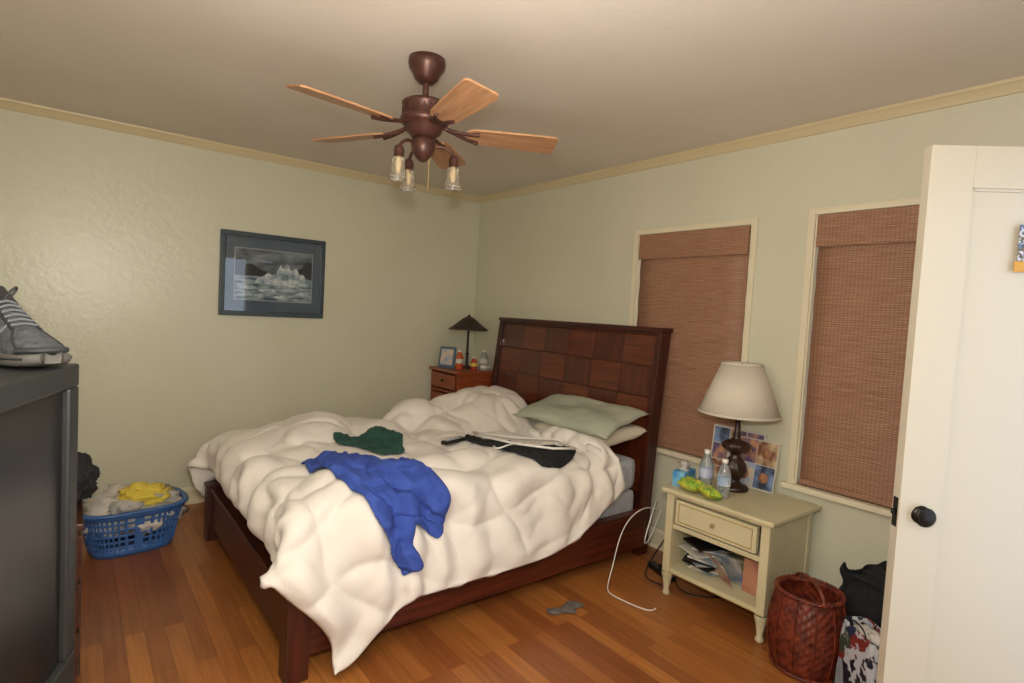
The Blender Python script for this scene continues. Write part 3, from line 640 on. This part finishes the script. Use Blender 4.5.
# ------------------------------------------------------------------ laundry basket
lb=empty('laundry_basket',(-2.75,-.50,0),math.radians(8))
def rr(t,a,b,e=3.2):
    c,s=math.cos(t),math.sin(t); return (a*math.copysign(abs(c)**(2/e),c),b*math.copysign(abs(s)**(2/e),s))
def ring(name,a,b,z,w,h,m,par,n=64):
    vs=[];fs=[]
    for i in range(n):
        t=2*math.pi*i/n
        for da,dz in ((-w,0),(w,0),(w,h),(-w,h)):
            x,y=rr(t,a+da,b+da); vs.append((x,y,z+dz))
    for i in range(n):
        j=(i+1)%n
        for q in range(4): fs.append((i*4+q,i*4+(q+1)%4,j*4+(q+1)%4,j*4+q))
    return obj(name,vs,fs,m,par,True)
ba,bb=.20,.15; ta,tb_=.255,.195; bh=.27
for i,z in enumerate((.0,.05,.085,.12,.155,.19)):
    f_=z/bh; ring('band_%d'%i,ba+(ta-ba)*f_,bb+(tb_-bb)*f_,z,.003,.012 if i else .05,M['bluep'],lb)
ring('rim',ta,tb_,bh-.045,.006,.03,M['bluep'],lb); ring('rim_lip',ta+.008,tb_+.008,bh-.02,.014,.014,M['bluep'],lb)
vs=[];fs=[];n=52
for i in range(n):
    t0=2*math.pi*i/n; 
    for tt in (t0-.022,t0+.022):
        for dd in (-.003,.003):
            for z in (.03,bh-.03):
                f_=z/bh; x,y=rr(tt,ba+(ta-ba)*f_+dd,bb+(tb_-bb)*f_+dd); vs.append((x,y,z))
    b=i*8; fs+=[(b,b+1,b+3,b+2),(b+4,b+6,b+7,b+5),(b,b+4,b+5,b+1),(b+2,b+3,b+7,b+6)]
obj('slats',vs,fs,M['bluep'],lb)
vs=[(*rr(2*math.pi*i/48,ba,bb),.006) for i in range(48)]; obj('bottom',vs,[tuple(range(48))],M['bluep'],lb)
cloth_lump('laundry_pile',(0,0,.20),(.205,.15,.13),M['wcloth'],7,.45,-.12,2.0,lb)
cloth_lump('yellow_towel',(.05,-.04,.30),(.12,.09,.06),M['yellow'],9,.45,-.05,2.0,lb)
# ------------------------------------------------------------------ wicker basket
wb=empty('wicker_basket',(-.49,-3.325,0))
def wp(z): 
    t=z/.34; return .122+.03*math.sin(math.pi*min(1,t*.95))
vs=[];fs=[];n=96;rows=36
for r in range(rows+1):
    z=.34*r/rows
    for i in range(n):
        a=2*math.pi*i/n; k=wp(z)+.0045*math.sin(a*24+math.pi*(r%4>1))*(1 if 2<r<rows-1 else 0)+.002*math.cos(math.pi*r)
        vs.append((k*math.cos(a),k*math.sin(a),z))
for r in range(rows):
    for i in range(n):
        j=(i+1)%n; fs.append((r*n+i,r*n+j,(r+1)*n+j,(r+1)*n+i))
fs.append(tuple(range(n)))
o=obj('woven_body',vs,fs,M['wicker'],wb,True); o.modifiers.new('s','SOLIDIFY').thickness=.008
cs_,sn_=math.cos,math.sin
for kx in range(3):
    pts=[((wp(.34)+.004+.006*cs_(i*1.3+kx*2.1))*cs_(i*math.pi/30),(wp(.34)+.004+.006*cs_(i*1.3+kx*2.1))*sn_(i*math.pi/30),.342+.006*sn_(i*1.3+kx*2.1)) for i in range(60)]
    tube('braid_rim_%d'%kx,pts,.006,M['wicker'],wb,cyc=True,res=2)
    pts=[((wp(.02)+.006+.003*cs_(i*1.3+kx*2.1))*cs_(i*math.pi/30),(wp(.02)+.006+.003*cs_(i*1.3+kx*2.1))*sn_(i*math.pi/30),.012+.004*sn_(i*1.3+kx*2.1)) for i in range(60)]
    tube('braid_foot_%d'%kx,pts,.005,M['wicker'],wb,cyc=True,res=2)
    o=tube('handle_%d'%kx,[((wp(.34)+.005)*cs_(t_)+.004*cs_(t_*14+kx*2.1),.006*sn_(t_*14+kx*2.1),.33+.065*sn_(t_)) for t_ in np.linspace(0,math.pi,30)],.005,M['wicker'],wb); o.rotation_euler=(0,0,math.radians(50)); 
for i in range(12):
    a=2*math.pi*i/12+.1
    tube('stake_%d'%i,[((wp(z)+.006)*math.cos(a),(wp(z)+.006)*math.sin(a),z) for z in np.linspace(.02,.33,8)],.0035,M['wicker'],wb)
# ------------------------------------------------------------------ soft black tote + printed shopping bag
def bag(w,d,h,amp=.05,sag=0,seed=0,pw=7):
    vs=[];fs=[];n=72;rows=24
    for r in range(rows+1):
        t=r/rows
        for i in range(n):
            a=2*math.pi*i/n; x,y=rr(a,w*(1-.05*t),d*(1-.3*t),pw); k=1+amp*nz(math.cos(a)*2+seed,t*4,math.sin(a)*2,1.3)*min(1,t*6)*1.6
            vs.append((x*k,y*k,h*t-sag*t*t*(.5+.5*nz(math.cos(a),math.sin(a),seed,1.5)*2)))
    for r in range(rows):
        for i in range(n): j=(i+1)%n; fs.append((r*n+i,r*n+j,(r+1)*n+j,(r+1)*n+i))
    fs.append(tuple(range(n-1,-1,-1))); return vs,fs
sbn=empty('black_tote_bag',(-.22,-3.53,0),math.radians(70))
v_,f_=bag(.17,.16,.44,.12,.05,4,4)
o=obj('tote_body',v_,f_,M['black'],sbn,True); o.modifiers.new('s','SOLIDIFY').thickness=.004
cloth_lump('tote_contents',(0,0,.36),(.12,.09,.07),M['black'],31,.3,-.1,2.0,sbn)
for sg in (-1,1): tube('tote_handle_%d'%sg,[(-.07,sg*.09,.36),(-.075,sg*.115,.40),(-.05,sg*.13,.42),(.05,sg*.135,.41),(.075,sg*.115,.40),(.07,sg*.09,.36)],.007,M['black'],sbn)
def print_mat(n,base,cols,sc):
    m,nt,N,L,B=new_mat(n); B.inputs['Roughness'].default_value=.35
    tc=N.new('ShaderNodeTexCoord'); v=N.new('ShaderNodeTexVoronoi'); v.inputs['Scale'].default_value=sc; L.new(tc.outputs['Object'],v.inputs['Vector'])
    s=N.new('ShaderNodeSeparateColor'); L.new(v.outputs['Color'],s.inputs[0])
    r=N.new('ShaderNodeValToRGB'); r.color_ramp.interpolation='CONSTANT'; r.color_ramp.elements[0].color=lin(base); r.color_ramp.elements[1].position=.5; r.color_ramp.elements[1].color=lin(cols[0])
    for k_,c in enumerate(cols[1:]): e_=r.color_ramp.elements.new(.5+.5*(k_+1)/len(cols)); e_.color=lin(c)
    L.new(s.outputs[0],r.inputs[0])
    n1=N.new('ShaderNodeTexNoise'); n1.inputs['Scale'].default_value=sc*2.0; n1.inputs['Detail'].default_value=2; L.new(tc.outputs['Object'],n1.inputs['Vector'])
    r2=N.new('ShaderNodeValToRGB'); r2.color_ramp.elements[0].position=.52; r2.color_ramp.elements[1].position=.56; L.new(n1.outputs['Fac'],r2.inputs[0])
    mx=N.new('ShaderNodeMix'); mx.data_type='RGBA'; L.new(r2.outputs[0],mx.inputs[0]); L.new(r.outputs[0],mx.inputs[6]); mx.inputs[7].default_value=lin('#B5B8C0'); L.new(mx.outputs[2],B.inputs['Base Color']); return m
M['print']=print_mat('printed_bag','#161B2A',['#252F4A','#8E959F','#1E2233','#7A2F2A','#3B4A3A'],11)
sb=empty('shopping_bag',(-.575,-3.60,0),math.radians(52))
v_,f_=bag(.115,.075,.32)
o=obj('bag_body',v_,f_,M['print'],sb,True); o.modifiers.new('s','SOLIDIFY').thickness=.002
for sg in (-1,1): tube('bag_handle_%d'%sg,[(-.05,sg*.05,.30),(-.05,sg*.055,.345),(0,sg*.06,.355),(.05,sg*.055,.345),(.05,sg*.05,.30)],.003,M['blackp'],sb)
cloth_lump('bag_contents',(0,0,.27),(.085,.04,.05),M['wcloth'],35,.35,-.1,2.0,sb)
# ------------------------------------------------------------------ door
hx,hy=-.65,-4.335; lx,ly=-1.168,-3.828
wd=math.hypot(lx-hx,ly-hy); dang=math.atan2(ly-hy,lx-hx)
dd=empty('door_1',(hx,hy,0),dang)
st_=.115; DT=2.012
nside=Vector((-math.sin(dang),math.cos(dang))); cs=1 if nside.dot(Vector((-.69,-.72)))>0 else -1
ya,yb2=(-.036,0) if cs>0 else (0,.036)
boxes('stiles_rails',[(0,st_,ya,yb2,.01,DT),(wd-st_,wd,ya,yb2,.01,DT),(st_,wd-st_,ya,yb2,DT-.115,DT),(st_,wd-st_,ya,yb2,.01,.24)],M['door'],dd,.0015)
boxes('panel',[(st_,wd-st_,ya+.010,yb2-.010,.24,DT-.115)],M['door'],dd,0)
boxes('panel_bead',[(st_,st_+.008,ya+.004,yb2-.004,.24,DT-.115),(wd-st_-.008,wd-st_,ya+.004,yb2-.004,.24,DT-.115),(st_,wd-st_,ya+.004,yb2-.004,DT-.123,DT-.115),(st_,wd-st_,ya+.004,yb2-.004,.24,.248)],M['door'],dd,.001)
for sgn,nm in ((1,'a'),(-1,'b')):
    yy=yb2 if sgn>0 else ya
    lathe('knob_'+nm,[(.027,0),(.026,.004),(.012,.006),(.009,.010),(.018,.013),(.027,.018),(.028,.022),(.024,.025),(.020,.0245),(.016,.0265),(0,.027)],M['steel'],dd,(wd-.060,yy,.968),28,(-math.pi/2*sgn,0,0))
boxes('strike_plate',[(wd-.0005,wd+.0015,(ya+yb2)/2-.011,(ya+yb2)/2+.011,.925,1.01),(wd+.0015,wd+.009,(ya+yb2)/2-.006,(ya+yb2)/2+.006,.96,.975)],M['steel'],dd,0)
boxes('hinges',[(-.004,.0,ya,yb2,z,z+.09) for z in (.2,1.0,1.75)],M['steel'],dd,0)
hs=yb2 if cs>0 else ya
hg=empty('door_ornament',(hx,hy,0),dang)
ox=wd-.242
boxes('ornament_card',[(ox-.07,ox,min(hs+cs*.001,hs+cs*.005),max(hs+cs*.001,hs+cs*.005),1.70,1.80)],print_mat('ornament_print','#5A4A2E',['#4A3E2A','#24344C','#3A2A20','#4F5F78'],60),hg,.001)
boxes('ornament_tag',[(ox-.03,ox+.006,min(hs+cs*.001,hs+cs*.004),max(hs+cs*.001,hs+cs*.004),1.67,1.70)],mat('tag_amber','#B8862C',.5),hg,.001)
tube('ornament_string',[(ox-.06,hs+cs*.003,1.80),(ox-.035,hs+cs*.003,1.84),(ox-.01,hs+cs*.003,1.80)],.001,M['blackp'],hg)
boxes('trim_3',[(-1.57,-1.5,YS,YS+.015,0,2.12),(-.62,-.55,YS,YS+.015,0,2.12),(-1.5,-.62,YS,YS+.015,2.05,2.12)],M['casing'],bev=.003)
# ------------------------------------------------------------------ cords, power strip, sock
tube('power_cord',[(-.14,-2.26,.30),(-.26,-2.28,.36),(-.42,-2.29,.36),(-.55,-2.30,.25),(-.62,-2.33,.10),(-.70,-2.36,.006),(-.76,-2.42,.006),(-.74,-2.54,.006),(-.72,-2.68,.006),(-.66,-2.66,.006)],.0032,M['white'])
tube('power_cord.001',[(-.15,-2.25,.35),(-.2,-2.28,.40),(-.32,-2.34,.32),(-.38,-2.34,.18),(-.30,-2.30,.12),(-.2,-2.28,.2),(-.12,-2.26,.3)],.004,M['white'])
tube('power_cord.002',[(-.12,-2.42,.3),(-.2,-2.44,.1),(-.26,-2.50,.007),(-.42,-2.60,.007),(-.35,-2.75,.007),(-.2,-2.8,.007)],.004,M['blackp'])
tube('power_cord.003',[(-.10,-2.36,.25),(-.22,-2.34,.12),(-.36,-2.34,.007),(-.46,-2.42,.007),(-.42,-2.52,.007)],.004,M['blackp'])
ps=empty('power_strip',(-.30,-2.42,0),math.radians(70)); boxes('strip_body',[(-.11,.11,-.025,.025,0,.03)],M['blackp'],ps,.005); boxes('strip_plugs',[(-.08,-.05,-.014,.014,.03,.055),(-.02,.01,-.014,.014,.03,.06)],M['blackp'],ps,.004)
def flatcloth(name,pts,m,seed,loc,th=.012):
    n=60; xs=[p[0] for p in pts]; ys=[p[1] for p in pts]; x0,x1,y0_,y1_=min(xs),max(xs),min(ys),max(ys); idx={};vs=[];fs=[]
    for i in range(n+1):
        for j in range(n+1):
            x=x0+(x1-x0)*i/n; y=y0_+(y1_-y0_)*j/n
            if inpoly(x+1e-4,y+1e-4,pts):
                d=edist(x,y,pts); e_=min(1,d/.02)**.5; idx[(i,j)]=len(vs); vs.append((x,y,.004+th*e_*(1+.8*nz(x,y,seed,30))))
    for (i,j),a in idx.items():
        if (i+1,j) in idx and (i,j+1) in idx and (i+1,j+1) in idx: fs.append((a,idx[(i+1,j)],idx[(i+1,j+1)],idx[(i,j+1)]))
    o=obj(name,vs,fs,m,None,True,loc); s=o.modifiers.new('s','SOLIDIFY'); s.thickness=.004; return o
flatcloth('dark_sock',[(-.12,.02),(-.1,.06),(-.02,.03),(.04,.06),(.09,.03),(.10,-.02),(.03,-.02),(0,-.06),(-.04,-.02),(-.1,-.01)],mat('grey_cloth','#5A524E',.95,'#6A625C',ns=30),5,(-1.05,-2.42,0))
# ------------------------------------------------------------------ lights
def light(name,loc,e,size,color=(1,.955,.895)):
    l=bpy.data.lights.new(name,'POINT'); l.energy=e; l.color=color; l.shadow_soft_size=size
    o=bpy.data.objects.new(name,l); COL.objects.link(o); o.location=loc; return o
light('camera_flash',(-3.02,-4.30,1.66),88,.04)
light('fill_light',(-2.4,-3.2,1.75),26,.35,(1,.935,.85))  # added soft fill standing in for bounced flash; no lamp hangs here
w=bpy.data.worlds.new('world'); S.world=w; w.use_nodes=True; w.node_tree.nodes['Background'].inputs[0].default_value=(.75,.85,1,1); w.node_tree.nodes['Background'].inputs[1].default_value=2.5
# ------------------------------------------------------------------ camera
f=564.0;a=math.radians(51.8);p=math.radians(2.9);t=math.radians(3.2)
Fv=Vector((math.cos(p)*math.cos(a),math.cos(p)*math.sin(a),-math.sin(p))); r0=Vector((math.sin(a),-math.cos(a),0)); u0=r0.cross(Fv)
Rv=math.cos(t)*r0+math.sin(t)*u0; Uv=-math.sin(t)*r0+math.cos(t)*u0
cd=bpy.data.cameras.new('camera'); cam=bpy.data.objects.new('camera',cd); COL.objects.link(cam)
m4=Matrix((Rv,Uv,-Fv)).transposed().to_4x4(); m4.translation=Vector((-3.05,-4.38,1.48)); cam.matrix_world=m4
cd.sensor_width=36; cd.lens=36*f/1024; cd.clip_start=.02
S.camera=cam
S.view_settings.view_transform='Standard'
